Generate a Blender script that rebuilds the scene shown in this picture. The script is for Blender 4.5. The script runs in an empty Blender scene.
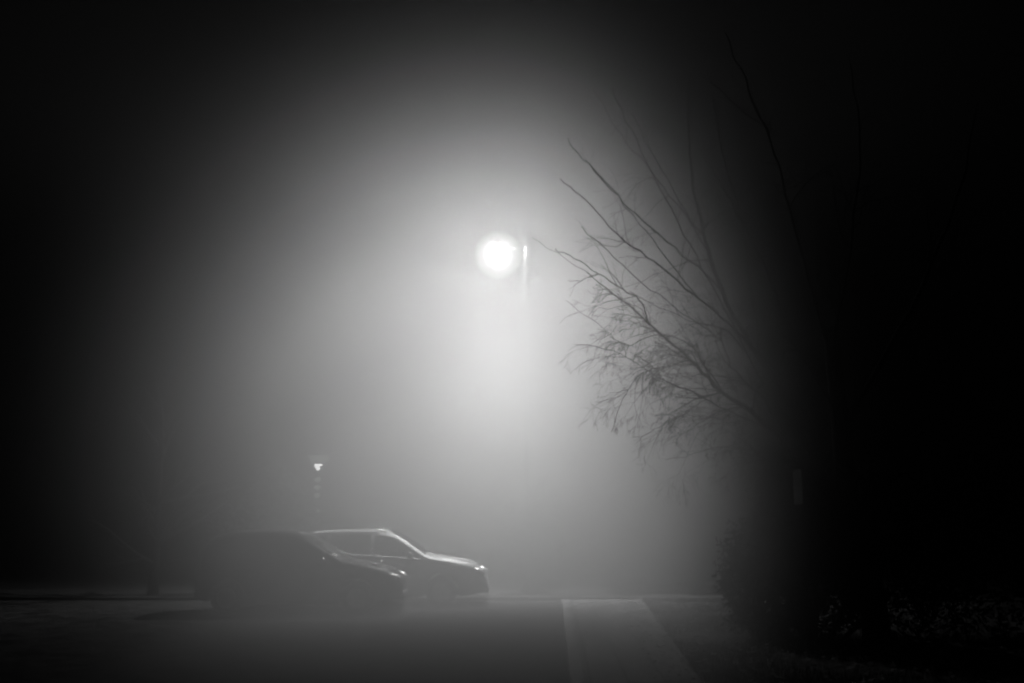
import bpy, bmesh, math, random
from mathutils import Vector, Matrix
random.seed(7)
R = math.radians
sc = bpy.context.scene
COL = sc.collection

# ------------------------------------------------------------------ camera
F = 995.0
PITCH = math.atan((522-341.5)/F)
CP, SP = math.cos(PITCH), math.sin(PITCH)
EYE = 1.7
cam = bpy.data.cameras.new("camera"); cam.sensor_width = 36; cam.lens = F/1024*36
cam.clip_end = 3000; cam.clip_start = 0.05
camo = bpy.data.objects.new("camera", cam); COL.objects.link(camo)
camo.location = (0, 0, EYE); camo.rotation_euler = (math.pi/2+PITCH, 0, 0)
sc.camera = camo
cam.dof.use_dof = True; cam.dof.focus_distance = 24; cam.dof.aperture_fstop = .9

def ray(px, py):
    a = (px-512)/F; b = (341.5-py)/F
    return Vector((a, CP-b*SP, SP+b*CP))
def G(px, py, z=0.0):                       # where a sight line meets height z
    d = ray(px, py); t = (z-EYE)/d.z
    return Vector((0, 0, EYE))+d*t
def P(px, py, Y):                           # where a sight line meets distance Y
    d = ray(px, py); return Vector((0, 0, EYE))+d*(Y/d.y)

# ------------------------------------------------------------------ helpers
def obj(name, bm, mat, parent=None, smooth=False):
    me = bpy.data.meshes.new(name); bm.normal_update(); bm.to_mesh(me); bm.free()
    if smooth:
        for p in me.polygons: p.use_smooth = True
    if mat: me.materials.append(mat)
    o = bpy.data.objects.new(name, me); COL.objects.link(o)
    if parent: o.parent = parent
    return o
def thing(name, label, cat, loc=(0, 0, 0), rz=0, group=None):
    o = bpy.data.objects.new(name, None); COL.objects.link(o)
    o.location = loc; o.rotation_euler = (0, 0, rz); o.empty_display_size = .3
    o['label'] = label; o['category'] = cat
    if group: o['group'] = group
    return o
def struct(name, bm, mat, kind='structure', smooth=False):
    o = obj(name, bm, mat, None, smooth); o['kind'] = kind
    return o
def box(bm, c, s, rot=None, bev=0.0):
    g = bmesh.ops.create_cube(bm, size=1.0)
    vs = g['verts']
    bmesh.ops.scale(bm, vec=s, verts=vs)
    if bev:
        es = list({e for v in vs for e in v.link_edges})
        r = bmesh.ops.bevel(bm, geom=es, offset=bev, segments=2, affect='EDGES', profile=.6)
        vs = list({v for f in r['faces'] for v in f.verts} | {v for v in vs if v.is_valid})
    if rot: bmesh.ops.transform(bm, matrix=rot, verts=vs)
    bmesh.ops.translate(bm, vec=c, verts=vs)
def tube(bm, pts, rad, n=6, caps=True):
    rings = []
    up = Vector((0, 0, 1)); prev = None
    for i, p in enumerate(pts):
        d = (pts[min(i+1, len(pts)-1)]-pts[max(i-1, 0)])
        if d.length < 1e-6: d = Vector((0, 0, 1))
        d.normalize()
        if prev is None:
            a = d.cross(Vector((0.3, 1, 0.1))).normalized()
        else:
            a = (prev-d*prev.dot(d))
            a = a.normalized() if a.length > 1e-5 else d.orthogonal().normalized()
        prev = a; b = d.cross(a)
        r = rad[i] if hasattr(rad, '__len__') else rad
        rings.append([bm.verts.new(p+a*(r*math.cos(2*math.pi*k/n))+b*(r*math.sin(2*math.pi*k/n))) for k in range(n)])
    for i in range(len(rings)-1):
        for k in range(n):
            bm.faces.new((rings[i][k], rings[i][(k+1) % n], rings[i+1][(k+1) % n], rings[i+1][k]))
    if caps:
        bm.faces.new(rings[0][::-1]); bm.faces.new(rings[-1])
def lathe(bm, prof, c=(0, 0, 0), n=24, axis='Z'):
    rings = []
    for r, z in prof:
        ring = []
        for k in range(n):
            a = 2*math.pi*k/n
            if axis == 'Z': v = Vector((r*math.cos(a), r*math.sin(a), z))
            else: v = Vector((r*math.cos(a), z, r*math.sin(a)))
            ring.append(bm.verts.new(v+Vector(c)))
        rings.append(ring)
    for i in range(len(rings)-1):
        for k in range(n):
            bm.faces.new((rings[i][k], rings[i][(k+1) % n], rings[i+1][(k+1) % n], rings[i+1][k]))
    bmesh.ops.remove_doubles(bm, verts=[v for r in rings for v in r], dist=1e-5)
    bmesh.ops.recalc_face_normals(bm, faces=bm.faces)
def sheet(bm, pts, z):
    return bm.faces.new([bm.verts.new((p[0], p[1], z)) for p in pts])

# ------------------------------------------------------------------ materials (black and white photograph: all greys)
def mat(name, v, rough=.6, metal=0, spec=.5, noise=0, nscale=20, bump=0, bscale=60, coat=0, coords='Object'):
    m = bpy.data.materials.new(name); m.use_nodes = True
    nt = m.node_tree; b = nt.nodes['Principled BSDF']
    b.inputs['Base Color'].default_value = (v, v, v, 1)
    b.inputs['Roughness'].default_value = rough; b.inputs['Metallic'].default_value = metal
    b.inputs['Specular IOR Level'].default_value = spec
    b.inputs['Coat Weight'].default_value = coat
    b.inputs['Coat Roughness'].default_value = .08
    tc = nt.nodes.new('ShaderNodeTexCoord')
    if noise:
        n = nt.nodes.new('ShaderNodeTexNoise'); n.inputs['Scale'].default_value = nscale
        n.inputs['Detail'].default_value = 6; n.inputs['Roughness'].default_value = .65
        nt.links.new(tc.outputs[coords], n.inputs['Vector'])
        mr = nt.nodes.new('ShaderNodeMapRange'); mr.inputs['From Min'].default_value = .3; mr.inputs['From Max'].default_value = .7
        mr.inputs['To Min'].default_value = v*(1-noise); mr.inputs['To Max'].default_value = v*(1+noise)
        nt.links.new(n.outputs['Fac'], mr.inputs['Value'])
        nt.links.new(mr.outputs['Result'], b.inputs['Base Color'])
    if bump:
        n2 = nt.nodes.new('ShaderNodeTexNoise'); n2.inputs['Scale'].default_value = bscale
        n2.inputs['Detail'].default_value = 4
        nt.links.new(tc.outputs[coords], n2.inputs['Vector'])
        bp = nt.nodes.new('ShaderNodeBump'); bp.inputs['Strength'].default_value = bump; bp.inputs['Distance'].default_value = .02
        nt.links.new(n2.outputs['Fac'], bp.inputs['Height']); nt.links.new(bp.outputs['Normal'], b.inputs['Normal'])
    return m
M = {}
M['asphalt'] = mat('asphalt', .012, 1, spec=0, noise=.6, nscale=2.2, bump=.7, bscale=50)
M['gutter'] = mat('gutter_concrete', .014, 1, spec=0, noise=.3, nscale=6, bump=.3)
M['kerb'] = mat('kerb_stone', .085, 1, spec=0, noise=.25, nscale=8, bump=.3)
M['soil'] = mat('soil', .014, 1, spec=0, noise=.5, nscale=5, bump=.8, bscale=20)
M['grass'] = mat('grass_blade', .04, 1, spec=0, noise=.4, nscale=4)
M['leaf'] = mat('fallen_leaf', .02, .8, spec=.1, noise=.5, nscale=3)
M['bark'] = mat('bark', .003, 1, spec=.0, noise=.4, nscale=25, bump=.6)
M['twig'] = mat('twig_bark', .003, 1, spec=.0, noise=.2)
M['foliage'] = mat('evergreen_leaf', .008, .9, spec=.02, noise=.5, nscale=2)
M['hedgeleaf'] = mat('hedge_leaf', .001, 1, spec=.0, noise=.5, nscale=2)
M['galv'] = mat('galvanised_steel', .006, 1, spec=0, metal=0, noise=.15, nscale=12)
M['dark_metal'] = mat('dark_painted_metal', .002, 1, spec=.0, noise=.1)
M['paint_dark'] = mat('dark_car_paint', .010, .55, spec=.08)
M['dark_glass'] = mat('tinted_car_glass', .01, .3, spec=.12)
M['paint_silver'] = mat('silver_car_paint', .17, .55, metal=.3, coat=.1)
M['glass'] = mat('car_glass', .012, .06, spec=.7)
M['tyre'] = mat('tyre_rubber', .025, .8, bump=.2)
M['rim'] = mat('alloy_rim', .4, .3, metal=.9)
M['trim'] = mat('black_trim', .02, .5)
M['chrome'] = mat('chrome', .7, .25, metal=1)
M['lens'] = mat('lamp_lens', .3, .4, metal=.3)
M['redlens'] = mat('tail_lens', .06, .12, coat=1)
M['whiteplate'] = mat('sign_back', .025, .9, spec=.0, noise=.1)

def paving_mat():
    m = mat('paving_slabs', .062, 1, spec=0, noise=.22, nscale=5, bump=.25)
    nt = m.node_tree; b = nt.nodes['Principled BSDF']
    src = b.inputs['Base Color'].links[0].from_socket
    tc = nt.nodes.new('ShaderNodeTexCoord')
    br = nt.nodes.new('ShaderNodeTexBrick'); br.offset = .5
    br.inputs['Scale'].default_value = 1; br.inputs['Brick Width'].default_value = .9; br.inputs['Row Height'].default_value = .405
    br.inputs['Mortar Size'].default_value = .014; br.inputs['Mortar Smooth'].default_value = .3
    br.inputs['Color1'].default_value = (1, 1, 1, 1); br.inputs['Color2'].default_value = (.72, .72, .72, 1); br.inputs['Mortar'].default_value = (.2, .2, .2, 1)
    mp = nt.nodes.new('ShaderNodeMapping'); mp.inputs['Rotation'].default_value = (0, 0, R(92.3))
    nt.links.new(tc.outputs['Object'], mp.inputs['Vector']); nt.links.new(mp.outputs['Vector'], br.inputs['Vector'])
    mx = nt.nodes.new('ShaderNodeMix'); mx.data_type = 'RGBA'; mx.blend_type = 'MULTIPLY'; mx.inputs['Factor'].default_value = .85
    nt.links.new(src, mx.inputs[6]); nt.links.new(br.outputs['Color'], mx.inputs[7])
    nt.links.new(mx.outputs[2], b.inputs['Base Color'])
    return m
M['paving'] = paving_mat()
M['far_paving'] = mat('dimmed_asphalt_path', .012, 1, spec=0, noise=.5, nscale=2, bump=.4)  # far path and kerb, colour darkened to hold down the lamplight there

def glow_mat(name, strength, clear=.6):
    m = bpy.data.materials.new(name); m.use_nodes = True; nt = m.node_tree; nt.nodes.clear()
    o = nt.nodes.new('ShaderNodeOutputMaterial'); a = nt.nodes.new('ShaderNodeAddShader')
    e = nt.nodes.new('ShaderNodeEmission'); e.inputs['Strength'].default_value = strength
    t = nt.nodes.new('ShaderNodeBsdfTransparent'); t.inputs['Color'].default_value = (clear, clear, clear, 1)
    lw = nt.nodes.new('ShaderNodeTexNoise'); lw.inputs['Scale'].default_value = 14
    mr = nt.nodes.new('ShaderNodeMapRange'); mr.inputs['To Min'].default_value = strength*.8; mr.inputs['To Max'].default_value = strength*1.2
    nt.links.new(lw.outputs['Fac'], mr.inputs['Value']); nt.links.new(mr.outputs['Result'], e.inputs['Strength'])
    nt.links.new(e.outputs[0], a.inputs[0]); nt.links.new(t.outputs[0], a.inputs[1]); nt.links.new(a.outputs[0], o.inputs['Surface'])
    return m

# ------------------------------------------------------------------ night sky and fog
FOG_D, FOG_G = 0.085, 0.62
w = bpy.data.worlds.new("World"); sc.world = w; w.use_nodes = True
nt = w.node_tree
bg = nt.nodes['Background']; bg.inputs['Strength'].default_value = 0.002
sky = nt.nodes.new('ShaderNodeTexSky'); sky.sky_type = 'NISHITA'; sky.sun_disc = False; sky.sun_elevation = R(-4)
bw = nt.nodes.new('ShaderNodeRGBToBW')
nt.links.new(sky.outputs[0], bw.inputs[0]); nt.links.new(bw.outputs[0], bg.inputs['Color'])
# fog bank shaped so the glow fades to dark around it: dense inside, thinning out towards its edges
FC = (-.21, 19.77, 2.46); FR = dict(l=5.24, r=3.73, u=5.22, n=13.52, f=4.43); FS, FP, FF, FG = .086, 8.71, .001, .4
WISP = .01
FA = .10                                     # added even absorption, darkens everything with distance
vs_ = nt.nodes.new('ShaderNodeVolumeScatter'); vs_.inputs['Anisotropy'].default_value = FG
vs_.inputs['Color'].default_value = (1, 1, 1, 1)
def mth(op, a, b=None, c=None):
    m = nt.nodes.new('ShaderNodeMath'); m.operation = op
    for k, v in enumerate((a, b, c)):
        if v is None: continue
        if isinstance(v, (int, float)): m.inputs[k].default_value = v
        else: nt.links.new(v, m.inputs[k])
    return m.outputs[0]
geo = nt.nodes.new('ShaderNodeNewGeometry'); sxyz = nt.nodes.new('ShaderNodeSeparateXYZ'); nt.links.new(geo.outputs['Position'], sxyz.inputs[0])
def axis_(out, c0, neg, pos):
    d = mth('SUBTRACT', out, c0)
    return mth('MAXIMUM', mth('DIVIDE', d, pos), mth('DIVIDE', d, -neg))
ex = axis_(sxyz.outputs[0], FC[0], FR['l'], FR['r']); ey = axis_(sxyz.outputs[1], FC[1], FR['n'], FR['f']); ez = axis_(sxyz.outputs[2], FC[2], FR['u'], FR['u'])
r2 = mth('MULTIPLY_ADD', ex, ex, mth('MULTIPLY_ADD', ey, ey, mth('MULTIPLY', ez, ez)))
den = mth('MULTIPLY_ADD', mth('EXPONENT', mth('MULTIPLY', mth('POWER', r2, FP/2), -1.0)), FS, FS*FF)
HEAD = P(498, 255, 25.3)                      # thicker wisp hanging round the warm lamp head
dx_, dy_, dz_ = (mth('SUBTRACT', sxyz.outputs[k], HEAD[k]) for k in range(3))
h2 = mth('MULTIPLY_ADD', dx_, dx_, mth('MULTIPLY_ADD', dy_, dy_, mth('MULTIPLY', dz_, dz_)))

nt.links.new(den, vs_.inputs['Density'])
va_ = nt.nodes.new('ShaderNodeVolumeAbsorption'); va_.inputs['Color'].default_value = (0, 0, 0, 1); va_.inputs['Density'].default_value = FA
add_ = nt.nodes.new('ShaderNodeAddShader'); nt.links.new(vs_.outputs[0], add_.inputs[0]); nt.links.new(va_.outputs[0], add_.inputs[1])
nt.links.new(add_.outputs[0], nt.nodes['World Output'].inputs['Volume'])
w.cycles.volume_sampling = 'EQUIANGULAR'
w.cycles.volume_step_size = 1.0
sc.cycles.volume_max_steps = 128; sc.cycles.volume_step_rate = 4
sc.cycles.volume_bounces = 0
sc.cycles.max_bounces = 4; sc.cycles.diffuse_bounces = 2; sc.cycles.glossy_bounces = 2
sc.cycles.transparent_max_bounces = 6
sc.cycles.filter_width = 2.0
sc.cycles.use_denoising = True
sc.view_settings.view_transform = 'Standard'; sc.view_settings.look = 'None'
sc.view_settings.exposure = 0; sc.view_settings.gamma = 1

# ------------------------------------------------------------------ ground plan (pavement level z=0, road z=-0.12)
RZ = -.05
L0, L1 = G(585, 683), G(568, 597)
dl = (L1-L0).normalized(); side = Vector((dl.y, -dl.x, 0))
Rr = G(640, 597); wid = (Rr-L1).dot(side)
CY = 22.9                                    # transverse kerb
def on_left(t): return L0+dl*t
def cross(off, Y):                           # point of the pavement line with sideways offset at depth Y
    p = L0+side*off; return p+dl*((Y-p.y)/dl.y)
E0, E1 = G(640, 597), G(702, 683)
def edge(Y, off=0.):                         # right edge of the pavement, which widens slowly away from us
    p = E1+(E0-E1)*((Y-E1.y)/(E0.y-E1.y)); return Vector((p.x+off, Y, 0))
def kerby(x):                                # the transverse kerb bends towards us on the right
    return CY+.35 - .035*max(0, x-1.5)**1.3 - .01*x
# overcast night sky: a dark dome
ms = bpy.data.materials.new('night_sky'); ms.use_nodes = True; n_ = ms.node_tree; n_.nodes.clear()
e_ = n_.nodes.new('ShaderNodeEmission'); e_.inputs['Color'].default_value = (.001, .001, .001, 1); o_ = n_.nodes.new('ShaderNodeOutputMaterial'); n_.links.new(e_.outputs[0], o_.inputs['Surface'])
bm = bmesh.new(); bmesh.ops.create_icosphere(bm, subdivisions=4, radius=60)
struct('sky', bm, ms, smooth=True)
bm = bmesh.new(); sheet(bm, [(-900, -60), (900, -60), (900, 1500), (-900, 1500)], -.30)
struct('ground', bm, M['soil'])
bm = bmesh.new(); sheet(bm, [(-60, -8), (cross(-.15, -8).x, -8), (cross(-.15, CY).x, CY+.25), (-60, CY+.95)], RZ)
bmesh.ops.subdivide_edges(bm, edges=bm.edges, cuts=6, use_grid_fill=True)
struct('road', bm, M['asphalt'])
# pavement beside us
def slab(name, poly, z0, z1, m, kind='structure'):
    bm = bmesh.new(); f = sheet(bm, poly, z0)
    r = bmesh.ops.extrude_face_region(bm, geom=[f])
    for v in [g for g in r['geom'] if isinstance(g, bmesh.types.BMVert)]: v.co.z = z1
    bmesh.ops.recalc_face_normals(bm, faces=bm.faces)
    return struct(name, bm, m, kind)
slab('pavement', [cross(.0, -6), edge(-6), edge(CY), cross(0, CY)], -.29, 0, M['paving'])
slab('kerb', [cross(-.15, -6), cross(-.003, -6), cross(-.003, CY), cross(-.15, CY)], -.29, .006, M['kerb'])
# transverse pavement and kerb
xs = [-30+i*1.5 for i in range(41)]
front = [(x, kerby(x)) for x in xs]
M['far_paving'].name = 'dimmed_path'
bm = bmesh.new()
def strip(bm, a, b, z0, z1):
    va = [bm.verts.new((p[0], p[1], z1)) for p in a]; vb = [bm.verts.new((p[0], p[1], z1)) for p in b]
    wa = [bm.verts.new((p[0], p[1], z0)) for p in a]
    for i in range(len(a)-1):
        bm.faces.new((va[i], va[i+1], vb[i+1], vb[i])); bm.faces.new((wa[i], wa[i+1], va[i+1], va[i]))
strip(bm, front, [(x, y+.15) for x, y in front], -.29, .01)
struct('kerb', bm, M['far_paving'])
bm = bmesh.new(); strip(bm, [(x, y+.153) for x, y in front], [(x, y+.95) for x, y in front], -.29, .0)
struct('pavement', bm, M['far_paving'])
# verge on our right and lawn beyond the transverse pavement
def bumpy(name, x0, x1, y0, y1, z, nx, ny, m, edge=None):
    bm = bmesh.new(); vs = []
    for j in range(ny+1):
        row = []
        for i in range(nx+1):
            y = y0+(y1-y0)*j/ny
            xl = edge(y) if edge else x0
            x = xl+(x1-xl)*(i/nx)**1.6
            row.append(bm.verts.new((x, y, z+(random.uniform(-.02, .035) if 0 < i else 0))))
        vs.append(row)
    for j in range(ny):
        for i in range(nx): bm.faces.new((vs[j][i], vs[j][i+1], vs[j+1][i+1], vs[j+1][i]))
    return struct(name, bm, m, smooth=True)
bumpy('verge', 0, 30, -6, CY-.6, -.02, 60, 90, M['soil'], edge=lambda y: edge(y, .005).x)
bumpy('lawn', -30, 30, CY+.9, 60, -.03, 60, 40, M['soil'])
# worn gutter strip in front of the parked cars
a0, a1 = G(60, 618, RZ), G(470, 612, RZ)
bm = bmesh.new(); sheet(bm, [(a0.x, a0.y), (a1.x, a1.y), (a1.x, a1.y+.22), (a0.x, a0.y+.22)], RZ+.004)
struct('gutter', bm, M['gutter'])

# grass and fallen leaves (nobody could count them)
def blades(n, area, hmin, hmax):
    bm = bmesh.new()
    for _ in range(n):
        x, y = area()
        h = random.uniform(hmin, hmax); a = random.uniform(0, 6.283); l = random.uniform(0, .6)*h
        dx, dy = math.cos(a), math.sin(a); wv = .006+.004*random.random()
        b0 = bm.verts.new((x-dy*wv, y+dx*wv, -.04)); b1 = bm.verts.new((x+dy*wv, y-dx*wv, -.04))
        t = bm.verts.new((x+dx*l, y+dy*l, h)); bm.faces.new((b0, b1, t))
    return bm
def verge_area():
    y = 8+15*random.random()**.9
    return edge(y, .03+random.random()**1.5*5.5).x, y
def patch_area():
    while True:
        x, y = verge_area()
        if math.sin(x*2.1+y*.7)+math.sin(x*.9-y*1.9)+random.uniform(-1, 1) > -.2: return x, y
o = struct('grass', blades(42000, patch_area, .02, .085), M['grass'], kind='stuff'); o['label'] = 'short patchy grass on the verge right of the pavement'; o['category'] = 'grass'
bm = bmesh.new()
for _ in range(2600):
    if random.random() < .8: x, y = verge_area(); z = .05
    else:
        y = random.uniform(8, 22.6); x = edge(y, -random.random()*.5).x; z = .012
    s = random.uniform(.02, .045); a = random.uniform(0, 6.283)
    vs = [Vector((s*math.cos(a+k*1.57), s*.6*math.sin(a+k*1.57), random.uniform(0, .02)))+Vector((x, y, z)) for k in range(4)]
    bm.faces.new([bm.verts.new(v) for v in vs])
o = struct('fallen_leaves', bm, M['leaf'], kind='stuff'); o['label'] = 'fallen leaves scattered over the verge and pavement edge'; o['category'] = 'leaves'

# ------------------------------------------------------------------ street lamp
LY = 25.3
head = P(498, 255, LY); polex = P(526.5, 300, LY).x
lamp = thing('street_lamp', 'tall lit street lamp glowing through the fog on a slender pole', 'street lamp', (polex, LY, 0))
HZ = head.z; hx = head.x-polex
bm = bmesh.new()
lathe(bm, [(0, 0), (.15, 0), (.15, .04), (.105, .06), (.1, 1.1), (.085, 1.16), (.07, 1.2), (.05, HZ+.18), (.052, HZ+.24), (0, HZ+.27)], n=20)
obj('pole', bm, M['galv'], lamp, True)
bm = bmesh.new(); lathe(bm, [(0, 0), (.17, 0), (.17, .03), (0, .03)], (0, 0, .001), n=20); obj('base_plate', bm, M['galv'], lamp)
bm = bmesh.new(); box(bm, (0, -.103, .62), (.1, .012, .42), bev=.004); obj('access_door', bm, M['dark_metal'], lamp)
bm = bmesh.new(); tube(bm, [Vector((0, 0, HZ+.12)), Vector((hx*.4, 0, HZ+.2)), Vector((hx*.8, 0, HZ+.19)), Vector((hx, 0, HZ+.16))], .018, 8); obj('arm', bm, M['dark_metal'], lamp, True)
bm = bmesh.new(); lathe(bm, [(0, .36), (.05, .36), (.07, .33), (.12, .3), (.13, .27), (0, .27)], (hx, 0, HZ+.03), n=24)
obj('cap', bm, M['dark_metal'], lamp, True)
def globe_mat(name, strength, power):
    m = bpy.data.materials.new(name); m.use_nodes = True; n = m.node_tree; n.nodes.clear()
    o = n.nodes.new('ShaderNodeOutputMaterial'); a = n.nodes.new('ShaderNodeAddShader'); e = n.nodes.new('ShaderNodeEmission'); t = n.nodes.new('ShaderNodeBsdfTransparent')
    lw = n.nodes.new('ShaderNodeLayerWeight'); lw.inputs['Blend'].default_value = .5
    s1 = n.nodes.new('ShaderNodeMath'); s1.operation = 'SUBTRACT'; s1.inputs[0].default_value = 1; n.links.new(lw.outputs['Facing'], s1.inputs[1])
    p1 = n.nodes.new('ShaderNodeMath'); p1.operation = 'POWER'; n.links.new(s1.outputs[0], p1.inputs[0]); p1.inputs[1].default_value = power
    m1 = n.nodes.new('ShaderNodeMath'); m1.operation = 'MULTIPLY'; n.links.new(p1.outputs[0], m1.inputs[0]); m1.inputs[1].default_value = strength
    n.links.new(m1.outputs[0], e.inputs['Strength']); n.links.new(e.outputs[0], a.inputs[0]); n.links.new(t.outputs[0], a.inputs[1]); n.links.new(a.outputs[0], o.inputs['Surface'])
    return m
def ball(r, mt, name):
    bm = bmesh.new(); bmesh.ops.create_uvsphere(bm, u_segments=40, v_segments=24, radius=r)
    bmesh.ops.translate(bm, vec=(hx, 0, HZ+.0), verts=bm.verts); return obj(name, bm, mt, lamp, True)
ball(.40, globe_mat('lamp_globe', 9.0, 2.0), 'globe')
ball(.66, globe_mat('halo_shell', 9.0, 2.4), 'halo_globe')  # added glowing shell, gives the lamp its soft halo

def light_nodes(ld, *tabs):
    """the luminaire's light distribution, from a table fitted to shape the fog glow"""
    ld.use_nodes = True; nt = ld.node_tree
    em = nt.nodes['Emission']
    tc = nt.nodes.new('ShaderNodeTexCoord'); sp = nt.nodes.new('ShaderNodeSeparateXYZ')
    nt.links.new(tc.outputs['Normal'], sp.inputs[0])
    prev = None
    for k, tab in enumerate(tabs):
        mr = nt.nodes.new('ShaderNodeMapRange'); mr.inputs['From Min'].default_value = -1
        nt.links.new(sp.outputs[k], mr.inputs['Value'])
        fc = nt.nodes.new('ShaderNodeFloatCurve'); nt.links.new(mr.outputs['Result'], fc.inputs['Value'])
        c = fc.mapping.curves[0]; mx = max(tab)
        pts = []
        for i in range(len(tab)-1):                # log-linear between the table's entries
            for j in range(3):
                t = j/3; pts.append(((i+t)/(len(tab)-1), (tab[i]/mx)**(1-t)*(tab[i+1]/mx)**t))
        pts.append((1, tab[-1]/mx))
        c.points[0].location = pts[0]; c.points[1].location = pts[-1]
        for p in pts[1:-1]: c.points.new(*p)
        for p in c.points: p.handle_type = 'VECTOR'
        fc.mapping.update()
        if prev is None: prev = fc.outputs[0]
        else:
            m = nt.nodes.new('ShaderNodeMath'); m.operation = 'MULTIPLY'; nt.links.new(prev, m.inputs[0]); nt.links.new(fc.outputs[0], m.inputs[1]); prev = m.outputs[0]
    nt.links.new(prev, em.inputs['Strength'])
LZ = [14591, 3582, 4325, 48984, 8992, 8744]; LX = [2.2, .88, .89, .46]; LY_ = [1.78, 4.6, .22]  # intensities by direction, made up to shape the fog glow
LAMP_W = .97*4*math.pi*max(LZ)*max(LX)*max(LY_)
ld = bpy.data.lights.new('lamp_light', 'POINT'); ld.energy = LAMP_W; ld.shadow_soft_size = .12; ld.color = (1, 1, 1)
lo = bpy.data.objects.new('lamp_light', ld); COL.objects.link(lo); lo.parent = lamp; lo.location = (hx, 0, HZ)
light_nodes(ld, LX, LY_, LZ)

# ------------------------------------------------------------------ lantern post
NY = 28.5
lp = P(318, 473, NY)
lan = thing('lantern_post', 'small lit lantern on a slim post standing beyond the two parked cars', 'lantern', (lp.x, NY, 0))
z0 = lp.z
bm = bmesh.new(); lathe(bm, [(0, 0), (.12, 0), (.12, .1), (.07, .18), (.055, .8), (.035, .85), (.022, z0-.1), (.022, z0-.002), (0, z0-.002)], n=16); obj('post', bm, M['galv'], lan, True)
M['ring'] = glow_mat('glint_glow', 2.2, .5)  # collars glow in place of glints on the post
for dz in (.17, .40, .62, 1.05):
    bm = bmesh.new(); lathe(bm, [(.02, -.08), (.07, -.05), (.1, 0), (.06, .04), (.02, .07)], (0, 0, z0-dz), n=14); obj('glint_collar', bm, M['ring'], lan, True)
def frustum(bm, r0, r1, za, zb, caps=False):
    a = [bm.verts.new((r0*sx, r0*sy, za)) for sx, sy in ((-1, -1), (1, -1), (1, 1), (-1, 1))]
    b = [bm.verts.new((r1*sx, r1*sy, zb)) for sx, sy in ((-1, -1), (1, -1), (1, 1), (-1, 1))]
    for k in range(4): bm.faces.new((a[k], a[(k+1) % 4], b[(k+1) % 4], b[k]))
    if caps: bm.faces.new(a[::-1]); bm.faces.new(b)
bm = bmesh.new(); frustum(bm, .05, .29, z0+.03, z0+.50); obj('glass', bm, glow_mat('lantern_glass', 1.0, .9), lan)
bm = bmesh.new()
for sx, sy in ((-1, -1), (1, -1), (1, 1), (-1, 1)):
    tube(bm, [Vector((.052*sx, .052*sy, z0+.02)), Vector((.293*sx, .293*sy, z0+.51))], .009, 6)
frustum(bm, .03, .04, z0, z0+.03, True)
obj('lantern_frame', bm, M['dark_metal'], lan)
bm = bmesh.new(); frustum(bm, .31, .08, z0+.51, z0+.66, True); lathe(bm, [(0, 0), (.03, .02), (.03, .06), (0, .12)], (0, 0, z0+.662), n=10); obj('cap', bm, M['dark_metal'], lan)
bm = bmesh.new(); lathe(bm, [(0, -.08), (.03, -.06), (.06, .0), (.13, .1), (0, .13)], (0, 0, z0+.14), n=12); obj('bulb', bm, glow_mat('lantern_bulb', 20, .9), lan, True)
ld2 = bpy.data.lights.new('lantern_light', 'POINT'); ld2.energy = 2500; ld2.shadow_soft_size = .05
lo2 = bpy.data.objects.new('lantern_light', ld2); COL.objects.link(lo2); lo2.parent = lan; lo2.location = (0, 0, z0+.12)

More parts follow.
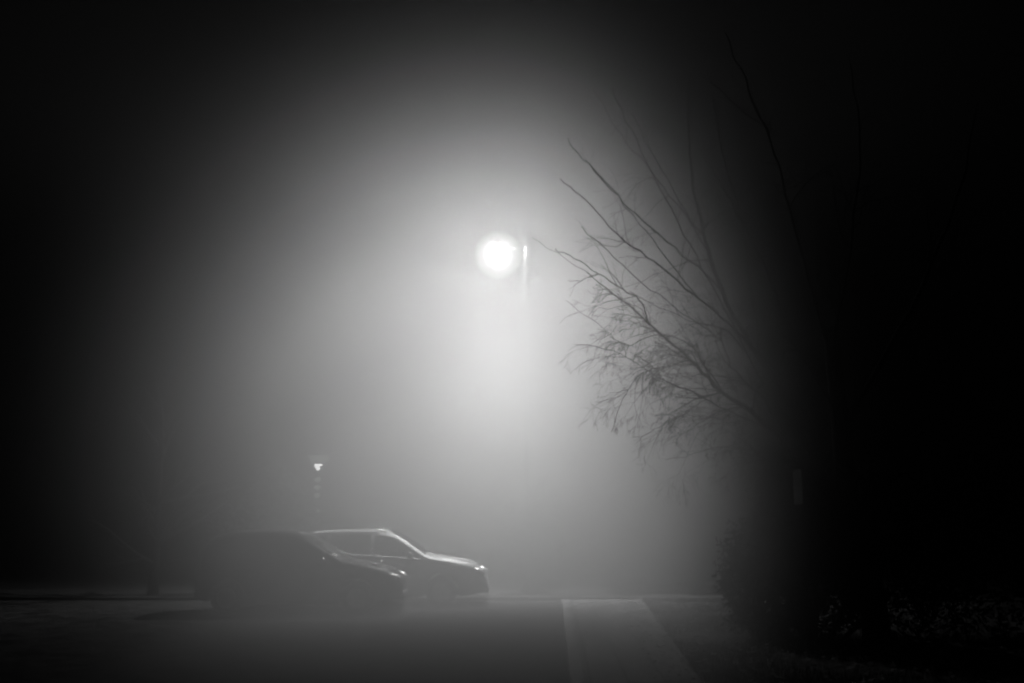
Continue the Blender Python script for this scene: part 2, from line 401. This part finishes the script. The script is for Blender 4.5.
# ------------------------------------------------------------------ cars
def interp(tab, x):
    if x <= tab[0][0]: return tab[0][1]
    for (a, va), (b, vb) in zip(tab, tab[1:]):
        if x <= b:
            t = (x-a)/(b-a); return va+(vb-va)*t
    return tab[-1][1]
def smooth_tab(tab, x, h=.05):
    return sum(interp(tab, x+h*k) for k in (-2, -1, 0, 1, 2))/5
def make_car(name, label, loc, rz, S):
    """front of the car points along +x; S holds the side profile"""
    car = thing(name, label, 'car', loc, rz, 'cars parked side by side')
    L, HW = S['L'], S['HW']; wr = S['wr']; ax = S['axles']
    top = lambda x: smooth_tab(S['top'], x)
    belt = lambda x: smooth_tab(S['belt'], x, .1)
    def bot(x):
        z = .22 + .08*max(0, abs(x-L/2)-(L/2-.45))/.45
        for a in ax:
            d = abs(x-a)
            if d < wr+.06: z = max(z, wr+math.sqrt((wr+.06)**2-d*d)-.0)
        return z
    def halfw(x):
        e = min(x, L-x); e = max(e, 0)
        return HW*(1-.42*(1-min(1, e/.6))**2.4)
    def yside(x, z):
        W = halfw(x); b = min(belt(x), top(x)-.05)
        if z <= b:
            t = (z-.2)/(max(.05, b-.2)); return W-.05*(1-math.sin(math.pi*min(1, max(0, t))*.8+.3))-.02*t
        return W-.035-(z-b)*S['tumble']
    N = 90
    xs_ = sorted(set([L*i/N for i in range(N+1)]+[a+s*(wr+.055) for a in ax for s in (-1, 1)]))
    bm = bmesh.new(); secs = []
    for x in xs_:
        zt = top(x); zb = min(bot(x), zt-.1); b = min(belt(x), zt-.05)
        pts = [(0, zb), (halfw(x)*.8, zb)]
        for t in (0, .12, .3, .5, .7, .88, 1): z = zb+(b-zb)*t; pts.append((yside(x, z), z))
        for t in (.25, .5, .75): z = b+(zt-b-.04)*t; pts.append((yside(x, z+.001), z))
        yr = yside(x, zt-.03)
        pts += [(yr-.03, zt-.03), (yr-.09, zt-.008), (yr*.6, zt+.012), (0, zt+.022)]
        secs.append([[bm.verts.new((x, s*y, z)) for y, z in pts] for s in (1, -1)])
    for a, b_ in zip(secs, secs[1:]):
        for s in (0, 1):
            for k in range(len(a[s])-1):
                q = (a[s][k], a[s][k+1], b_[s][k+1], b_[s][k])
                bm.faces.new(q if s else q[::-1])
    for sec in (secs[0], secs[-1]):
        for s in (0, 1):
            for k in range(1, len(sec[s])-1):
                try: bm.faces.new((sec[s][0], sec[s][k], sec[s][k+1]))
                except ValueError: pass
    bmesh.ops.remove_doubles(bm, verts=bm.verts, dist=1e-4); bmesh.ops.recalc_face_normals(bm, faces=bm.faces)
    body = obj('body', bm, S['paint'], car, True)
    # side windows
    for s in (1, -1):
        for (xa, xb) in S['windows']:
            bm = bmesh.new(); n = 14; rows = []
            for i in range(n+1):
                x = xa+(xb-xa)*i/n; zl = belt(x)+.035; zh = max(zl+.012, top(x)-.085)
                rows.append([bm.verts.new((x, s*(yside(x, zl+(zh-zl)*t)+.006), zl+(zh-zl)*t)) for t in (0, .33, .66, 1)])
            for a, b_ in zip(rows, rows[1:]):
                for k in range(3):
                    q = (a[k], a[k+1], b_[k+1], b_[k]); bm.faces.new(q if s < 0 else q[::-1])
            obj('side_window', bm, S['glass'], car, True)
    # windscreen and rear window follow the sloping top
    for nm, (xa, xb) in (('windscreen', S['screen']), ('rear_window', S['rear'])):
        bm = bmesh.new(); rows = []
        for i in range(13):
            x = xa+(xb-xa)*i/12; zt = top(x); yr = yside(x, zt-.03)-.1
            rows.append([bm.verts.new((x, yr*k/3, zt+.028-.014*(abs(k)/3)**2)) for k in range(-3, 4)])
        for a, b_ in zip(rows, rows[1:]):
            for k in range(6): bm.faces.new((a[k], b_[k], b_[k+1], a[k+1]))
        obj(nm, bm, S['glass'], car, True)
    # trim, doors' seams and sills
    for s in (1, -1):
        for xd in S['seams']:
            bm = bmesh.new()
            tube(bm, [Vector((xd, s*(yside(xd, z)-.001), z)) for z in (.32, .45, .6, .75, belt(xd))], .005, 5); obj('door_seam', bm, M['trim'], car)
        for xh in S['handles']:
            bm = bmesh.new(); zz = belt(xh)-.11; box(bm, (xh, s*(yside(xh, zz)+.012), zz), (.17, .024, .03), bev=.008); obj('door_handle', bm, S['handle'], car, True)
        xm = S['mirror']; zm = belt(xm)+.09; ym = yside(xm, belt(xm))
        bm = bmesh.new(); box(bm, (xm, s*(ym+.1), zm), (.1, .17, .12), bev=.035); mo = obj('wing_mirror', bm, S['mirmat'], car, True)
        bm = bmesh.new(); box(bm, (xm-.052, s*(ym+.1), zm), (.004, .13, .085)); obj('mirror_glass', bm, M['chrome'], mo)
        bm = bmesh.new(); x0 = ax[0]+wr+.1; x1 = ax[1]-wr-.1
        box(bm, ((x0+x1)/2, s*(HW-.05), .235), (x1-x0, .06, .07), bev=.015); obj('sill', bm, M['trim'], car, True)
        if S['chromewiper']:  # chrome strip and bead added to catch glints
            bm = bmesh.new(); tube(bm, [Vector((x, s*(yside(x, top(x)-.03)-.05), top(x)+.012)) for x in (2.62, 2.7, 2.78, 2.86)], .016, 8); obj('glint_strip', bm, M['chrome'], car, True)
            bm = bmesh.new(); bmesh.ops.create_uvsphere(bm, u_segments=12, v_segments=8, radius=.036); bmesh.ops.translate(bm, vec=(3.5, s*.5, top(3.5)+.02), verts=bm.verts); obj('glint_bead', bm, M['chrome'], car, True)
        if S.get('strip'):
            bm = bmesh.new(); ps = [Vector((x, s*(yside(x, belt(x))+.028), belt(x)+.006)) for x in [.5+.16*k for k in range(17)]]
            tube(bm, ps, .03, 8); obj('window_trim', bm, M['paint_silver'], car, True)
        # lamps
        xf = L-.16; zf = top(L-.22)-.11
        bm = bmesh.new(); bmesh.ops.create_uvsphere(bm, u_segments=20, v_segments=12, radius=1); bmesh.ops.scale(bm, vec=(.17, .12, .075), verts=bm.verts)
        bmesh.ops.transform(bm, matrix=Matrix.Translation((xf, s*(halfw(xf)-.1), zf)) @ Matrix.Rotation(s*-R(30), 4, 'Z') @ Matrix.Rotation(R(14), 4, 'Y'), verts=bm.verts); obj('headlight', bm, M['lens'], car, True)
        bm = bmesh.new(); zr = S['tail']; xr = S['tailx']
        box(bm, (xr, s*(halfw(xr)-.05), zr), (.12, .1, .3), bev=.03); obj('tail_light', bm, M['redlens'], car, True)
        if S.get('rails'):
            bm = bmesh.new(); ps = []
            for k in range(9):
                x = S['rails'][0]+(S['rails'][1]-S['rails'][0])*k/8
                ps.append(Vector((x, s*(yside(x, top(x)-.03)-.07), top(x)+(.045 if 0 < k < 8 else .0))))
            tube(bm, ps, .014, 6); obj('roof_rail', bm, M['chrome'], car, True)
        for a in ax:
            wh = bpy.data.objects.new('wheel', None); COL.objects.link(wh); wh.parent = car; wh.location = (a, s*(HW-.12), wr)
            bm = bmesh.new(); lathe(bm, [(wr*.62, -.1), (wr*.95, -.105), (wr, -.07), (wr, .07), (wr*.95, .105), (wr*.62, .1), (wr*.62, -.1)], n=36, axis='Y'); obj('tyre', bm, M['tyre'], wh, True)
            bm = bmesh.new(); yo = s*.085
            lathe(bm, [(wr*.62, yo), (wr*.58, yo), (wr*.55, yo-s*.03)], n=36, axis='Y'); lathe(bm, [(0, yo+s*.004), (wr*.14, yo), (wr*.14, yo-s*.03)], n=16, axis='Y')
            lathe(bm, [(0, yo-s*.06), (wr*.6, yo-s*.06)], n=24, axis='Y')
            for k in range(5):
                an = k*2*math.pi/5+.3; rot = Matrix.Rotation(-an, 4, 'Y')
                bm2 = bmesh.new(); box(bm2, (0, 0, 0), (wr*.46, .02, .06), bev=.006)
                bmesh.ops.transform(bm2, matrix=Matrix.Translation((0, yo-s*.02, 0)) @ rot @ Matrix.Translation((wr*.36, 0, 0)), verts=bm2.verts)
                tmp = bpy.data.meshes.new('t'); bm2.to_mesh(tmp); bm2.free(); bm.from_mesh(tmp); bpy.data.meshes.remove(tmp)
            obj('rim', bm, M['rim'], wh, False)
    bm = bmesh.new(); box(bm, (L-.02, 0, .34), (.1, HW*1.1, .16), bev=.03); obj('front_grille', bm, M['trim'], car, True)
    bm = bmesh.new(); box(bm, (L/2, 0, .3), (L-1.0, HW*1.3, .14)); obj('underbody', bm, M['trim'], car)
    for k in (-1, 1):
        bm = bmesh.new(); x = S['screen'][1]-.02
        tube(bm, [Vector((x+.05, k*.1-.15, top(x+.05)+.04)), Vector((x-.16, k*.1+.12, top(x-.16)+.045)), Vector((x-.3, k*.1+.3, top(x-.3)+.042))], .012, 5); obj('wiper', bm, M['chrome' if S['chromewiper'] else 'trim'], car)
    return car

hatch = dict(L=4.05, HW=.85, wr=.31, axles=(.72, 3.22), tumble=.32,
    top=[(0, .76), (.03, 1.04), (.18, 1.32), (.42, 1.50), (.7, 1.555), (1.4, 1.57), (1.9, 1.545), (2.1, 1.49), (2.85, 1.03), (3.3, .95), (3.75, .85), (3.95, .73), (4.05, .52)],
    belt=[(0, 1.03), (2, .98), (2.9, .90), (4, .64)],
    windows=[(.42, .88), (.95, 1.72), (1.8, 2.68)], screen=(2.05, 2.8), rear=(.05, .38), seams=(.92, 1.76, 2.75),
    handles=(1.1, 1.98), mirror=2.55, tail=.95, tailx=.12, paint=M['paint_dark'], handle=M['trim'], mirmat=M['chrome'], glass=M['dark_glass'], chromewiper=True)
wagon = dict(L=4.45, HW=.87, wr=.32, axles=(.8, 3.5), tumble=.5,
    top=[(0, .72), (.04, 1.03), (.22, 1.32), (.5, 1.50), (.9, 1.55), (1.7, 1.57), (2.25, 1.555), (2.5, 1.50), (2.8, 1.31), (3.22, 1.03), (3.6, .995), (4.1, .905), (4.33, .76), (4.45, .52)],
    belt=[(0, 1.08), (2, 1.03), (3.2, .95), (4.4, .66)],
    windows=[(.5, 1.05), (1.13, 1.98), (2.06, 3.02)], screen=(2.4, 3.15), rear=(.06, .45), seams=(1.1, 2.02, 3.1),
    handles=(1.3, 2.25), mirror=2.85, tail=1.0, tailx=.14, paint=M['paint_silver'], handle=M['chrome'], mirmat=M['paint_silver'], strip=True, glass=M['glass'], rails=(.6, 2.3), chromewiper=False)
c1 = P(404, 590, 20.3); x1 = c1.x-hatch['L']
car1 = make_car('parked_car', 'dark compact hatchback parked in front of the silver car', (x1, 20.45, RZ), 0, hatch)
c2 = P(487, 580, 21.95)
car2 = make_car('parked_car', 'silver estate car with bright bonnet parked behind the dark hatchback', (c2.x-wagon['L'], 22.3, RZ), 0, wagon)

# ------------------------------------------------------------------ bare trees
def grow(bm_l, bm_t, p, d, r, length, depth, droop=0., nseg=7, spread=.6, rnd=random, tips=None, kids=(3, 5)):
    curl = .1 if depth > 2 else .17
    pts = [p.copy()]; rad = [r]; d = d.normalized(); step = length/nseg
    for i in range(nseg):
        d = (d+Vector((rnd.gauss(0, curl), rnd.gauss(0, curl), rnd.gauss(0, curl)-droop))).normalized()
        pts.append(pts[-1]+d*step); rad.append(max(.0022, r*(1-.75*(i+1)/nseg)))
    tube(bm_l if r > .014 else bm_t, pts, rad, 5 if r > .01 else 3, caps=False)
    if depth <= 0: return
    for _ in range(rnd.randint(*kids)):
        t = rnd.uniform(.15, .95); i = min(nseg-1, int(t*nseg)); q = pts[i].lerp(pts[i+1], t*nseg-i)
        dd = (pts[i+1]-pts[i]).normalized()
        rv = Vector((rnd.gauss(0, 1), rnd.gauss(0, .7), rnd.gauss(0, 1))); rv = (rv-dd*rv.dot(dd)).normalized()
        nd = (dd+rv*rnd.uniform(.35, spread+.35)).normalized()
        grow(bm_l, bm_t, q, nd, rad[i]*rnd.uniform(.45, .65), length*rnd.uniform(.4, .65)*(1.1-.4*t), depth-1, droop*1.3, max(4, nseg-1), spread, rnd, tips, kids)
def spline(ctrl, n=6):
    out = []
    for i in range(len(ctrl)-1):
        p0 = ctrl[max(i-1, 0)]; p1 = ctrl[i]; p2 = ctrl[i+1]; p3 = ctrl[min(i+2, len(ctrl)-1)]
        for k in range(n):
            t = k/n
            out.append(.5*((2*p1)+(p2-p0)*t+(2*p0-5*p1+4*p2-p3)*t*t+(3*p1-p0-3*p2+p3)*t**3))
    out.append(ctrl[-1]); return out
TY = 14.6
rnd = random.Random(11)
tb = P(885, 700, TY); tb.z = 0
tree = thing('bare_tree', 'large leafless tree leaning over the verge with long branches reaching towards the lamp', 'tree', (tb.x, TY, -.02))
off = Vector((tb.x, TY, -.02))
def TP(px, py, dy=0): return P(px, py, TY+dy)-off
bm = bmesh.new()
trunk = spline([Vector((0, 0, -.1)), Vector((0, 0, .12)), TP(878, 640), TP(868, 580), TP(852, 530), TP(845, 470, .1), TP(838, 400, .2), TP(830, 330, .3)])
tube(bm, trunk, [.24-.13*i/(len(trunk)-1)+(.06 if i < 3 else 0) for i in range(len(trunk))], 12); obj('trunk', bm, M['bark'], tree, True)
limbs = [  # (points, start radius, child twigs, droop)
    ([(856, 545, 0), (820, 492, -.1), (775, 432, -.2), (722, 392, -.3), (690, 360, -.35), (650, 325, -.4), (615, 295, -.5), (575, 265, -.5), (533, 238, -.6)], .062, 44, .05),
    ([(846, 500, 0), (812, 455, .3), (790, 400, .3), (750, 345, .4), (722, 290, .4), (706, 240, .4), (694, 185, .5), (688, 130, .5), (690, 78, .5)], .045, 20, .0),
    ([(722, 290, .4), (690, 262, .3), (650, 228, .3), (618, 196, .2), (588, 165, .2), (568, 140, .1)], .018, 9, .0),
    ([(706, 240, .4), (678, 205, .6), (640, 158, .7), (612, 120, .8), (592, 90, .8)], .014, 7, .0),
    ([(775, 370, .3), (735, 330, 0), (700, 300, -.1), (662, 268, -.2), (625, 240, -.3), (590, 205, -.3), (560, 178, -.4)], .022, 14, .0),
    ([(840, 420, .2), (800, 350, .6), (772, 280, .8), (745, 225, .9), (715, 175, 1.), (700, 150, 1.)], .035, 16, .0),
    ([(836, 380, .2), (815, 300, -.2), (790, 210, -.4), (770, 140, -.5), (745, 80, -.6), (725, 30, -.6)], .022, 16, .0),
    ([(832, 350, .2), (850, 250, .3), (860, 150, .3), (850, 60, .3)], .022, 16, .0),
    ([(840, 430, .1), (900, 330, 0), (950, 220, -.2), (975, 110, -.2)], .05, 18, .0),
    ([(775, 432, -.2), (730, 410, -.5), (690, 392, -.7), (650, 372, -.9), (612, 350, -1.), (575, 345, -1.)], .02, 15, .06),
    ([(722, 392, -.3), (690, 345, 0), (655, 335, .1), (625, 345, .2), (600, 325, .2), (565, 300, .3)], .018, 14, .05),
    ([(690, 360, -.35), (665, 368, -.5), (640, 375, -.5), (622, 400, -.6), (612, 432, -.6)], .014, 8, .07),
    ([(745, 405, -.2), (720, 418, 0), (690, 415, .2), (660, 425, .3), (640, 440, .3)], .014, 10, .07),
    ([(735, 330, 0), (712, 265, 0), (680, 200, 0), (650, 150, 0), (632, 112, 0)], .012, 3, 0),
    ([(700, 300, 0), (660, 250, 0), (625, 205, 0), (585, 158, 0)], .011, 3, 0),
    ([(765, 385, 0), (725, 310, 0), (690, 245, 0), (660, 190, 0), (630, 130, 0), (612, 88, 0)], .014, 4, 0),
    ([(760, 360, .5), (752, 290, .5), (742, 220, .5), (722, 150, .5), (712, 96, .5)], .014, 4, 0),
    ([(745, 350, .2), (725, 330, .2), (690, 318, .2), (650, 290, .2), (606, 250, .2), (580, 225, .2)], .012, 4, 0),
    ([(800, 465, -.1), (760, 452, .5), (720, 448, .8), (690, 455, 1.), (665, 460, 1.)], .016, 12, .05),
    ([(650, 325, -.4), (640, 300, -.4), (610, 282, -.3), (580, 262, -.3), (555, 250, -.3)], .012, 8, .0),
    ([(795, 455, -.1), (765, 400, -.6), (735, 372, -.9), (715, 335, -1.1), (670, 312, -1.3), (630, 292, -1.4)], .022, 16, .02),
]
bl, bt = bmesh.new(), bmesh.new()
for ctrl, r0, nk, droop in limbs:
    main = droop > .015
    if not main: ctrl = [(c[0], c[1], c[2]-3.6*max(0, min(1, (430-c[1])/300))) for c in ctrl]   # upper limbs lean out over the verge
    pts = spline([TP(*c) for c in ctrl], 5); n = len(pts)
    pts = [p+Vector((rnd.gauss(0, .012), rnd.gauss(0, .02), rnd.gauss(0, .012))) if 0 < i else p for i, p in enumerate(pts)]
    rad = [max(.005 if main else .007, r0*(.62 if main else .85)*(1-i/(n-1))**(.9 if main else .6)) for i in range(n)]
    tube(bl, pts, rad, 8 if r0 > .03 else 6, caps=False)
    for _ in range(int(nk*(1.15 if main else .7))):
        t = rnd.uniform(.08, .8) if main else rnd.uniform(.12, .8); i = min(n-2, int(t*(n-1))); dd = (pts[i+1]-pts[i]).normalized()
        rv = Vector((rnd.gauss(0, 1), rnd.gauss(0, .8), rnd.gauss(0, 1))); rv = (rv-dd*rv.dot(dd)).normalized()
        nd = (dd+rv*rnd.uniform(.4, 1.1)).normalized()
        grow(bl, bt, pts[i], nd, max(.006, rad[i]*rnd.uniform(.25, .5)), (.3+1.15*rnd.random()**1.6)*(1.15-.6*t), 3 if (main and t < .6) else 2 if main else 1, droop, 7, .7, rnd, None, (2, 4))
obj('limbs', bl, M['bark'], tree, True); obj('twigs', bt, M['twig'], tree)

def street_tree(label, base, H, seed, r=.12, lean=0., spread=1.0):
    rn = random.Random(seed)
    t = thing('bare_tree', label, 'tree', base)
    bm = bmesh.new(); pts = spline([Vector((0, 0, -.1)), Vector((.0, 0, .1)), Vector((lean*.3, .02, H*.2)), Vector((lean*.6, 0, H*.4)), Vector((lean, 0, H*.75))], 5)
    tube(bm, pts, [r*(1-.8*i/(len(pts)-1))+(.04 if i < 3 else 0) for i in range(len(pts))], 10); obj('trunk', bm, M['bark'], t, True)
    bl, bt = bmesh.new(), bmesh.new()
    for k in range(15):
        i = rn.randint(len(pts)//2-1, len(pts)-1); a = k*2.4+rn.random()
        d = Vector((math.cos(a)*.8*spread, math.sin(a)*.8*spread, rn.uniform(.35, 1.3)))
        grow(bl, bt, pts[i], d, r*.38, H*rn.uniform(.3, .45), 3, .0, 7, .6, rn, kids=(3, 4))
    obj('limbs', bl, M['bark'], t, True); obj('twigs', bt, M['twig'], t)
    return t
b = P(155, 560, 24.2); street_tree('faint leafless tree in the dark fog left of the parked cars', (b.x, 24.2, -.03), 4.6, 3, .17)

# ------------------------------------------------------------------ leafy plants
def leafy(name, label, cat, base, lobes, n, size, m, seed, stem=None, group=None):
    rn = random.Random(seed); t = thing(name, label, cat, base, group=group)
    bm = bmesh.new()
    for _ in range(n):
        c, rr = rn.choice(lobes)
        while True:
            v = Vector((rn.gauss(0, 1), rn.gauss(0, 1), rn.gauss(0, 1)))
            if v.length > .01: break
        v.normalize(); rad = rn.uniform(.35, 1)**.5*(1+.16*math.sin(v.x*7+c[0]*5)*math.cos(v.z*6+v.y*4))
        q = Vector(c)+Vector((v.x*rr[0], v.y*rr[1], v.z*rr[2]))*rad
        if q.z < .02: q.z = rn.uniform(.02, .2)
        s = size*rn.uniform(.6, 1.4); a = Vector((rn.gauss(0, 1), rn.gauss(0, 1), rn.gauss(0, 1))).normalized(); b_ = a.orthogonal().normalized()
        for k in range(3):
            o_ = q+Vector((rn.gauss(0, size), rn.gauss(0, size), rn.gauss(0, size)))
            bm.faces.new([bm.verts.new(o_+w_) for w_ in (a*s, b_*s*.45, -a*s, -b_*s*.45)])
    obj('foliage', bm, m, t)
    bm = bmesh.new()
    for c, rr in lobes:
        tube(bm, [Vector((c[0]*.15, c[1]*.15, -.05)), Vector((c[0]*.5, c[1]*.5, c[2]*.5)), Vector((c[0], c[1], c[2]+rr[2]*.5))], [.04, .028, .012], 6)
    obj('stem', bm, M['bark'], t)
    return t
b = P(532, 560, 24.7)
leafy('evergreen_shrub', 'faint round evergreen behind the foot of the lamp pole', 'shrub', (b.x, 24.7, -.03),
      [((0, 0, 1.2), (.6, .3, 1.3)), ((.3, 0, 2.0), (.45, .3, .9)), ((-.35, .1, 1.4), (.5, .3, .8)), ((.45, -.1, .8), (.5, .3, .8))], 1500, .05, M['foliage'], 5)
b = P(276, 540, 24.6)
leafy('evergreen_shrub', 'loose leafy bush beside the lantern post behind the dark car', 'shrub', (b.x, 24.6, -.03),
      [((0, 0, 1.2), (.8, .7, 1.2)), ((-.6, .1, 1.6), (.7, .6, .9)), ((.45, -.1, 2.0), (.6, .6, .9)), ((-.1, 0, 2.6), (.6, .5, .7)), ((-1.2, 0, 1.0), (.7, .6, 1.0))], 1300, .05, M['foliage'], 6)
b = P(815, 600, 15.0)
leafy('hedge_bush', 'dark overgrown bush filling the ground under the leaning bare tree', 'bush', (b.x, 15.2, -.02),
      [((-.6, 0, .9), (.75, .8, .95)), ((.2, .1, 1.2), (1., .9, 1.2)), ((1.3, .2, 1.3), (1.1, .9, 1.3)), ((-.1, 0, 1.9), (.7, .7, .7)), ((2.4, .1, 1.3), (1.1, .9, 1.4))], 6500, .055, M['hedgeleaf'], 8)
b = P(672, 590, 25.2)
leafy('hedge_bush', 'low hazy bush beyond the crossing pavement right of the lamp', 'bush', (b.x, 25.2, -.03),
      [((0, 0, .5), (1.3, .6, .6)), ((1.2, .1, .7), (1.0, .6, .8)), ((2.4, 0, .9), (1.2, .7, 1.1)), ((-.9, 0, .35), (.7, .5, .4))], 4200, .06, M['hedgeleaf'], 9)

# ------------------------------------------------------------------ sign post on the right
SY = 14.0
sp_ = P(801, 500, SY)
sg = thing('sign_post', 'thin post with a narrow dim plate beside the leaning bare tree', 'sign post', (sp_.x, SY, -.02), R(4))
zt_, zb_ = P(799, 470, SY).z, P(803, 501, SY).z
bm = bmesh.new(); lathe(bm, [(0, 0), (.03, 0), (.03, zt_+.06), (.02, zt_+.08), (0, zt_+.08)], n=12); obj('post', bm, M['dark_metal'], sg, True)
bm = bmesh.new(); box(bm, (-.036, 0, (zt_+zb_)/2), (.006, .34, zt_-zb_+.05), bev=.002); pl = obj('plate', bm, M['whiteplate'], sg)
for z in (zb_+.06, zt_-.06):
    bm = bmesh.new(); lathe(bm, [(.031, -.015), (.036, -.015), (.036, .015), (.031, .015)], (0, 0, z), n=12); obj('clamp', bm, M['galv'], sg)
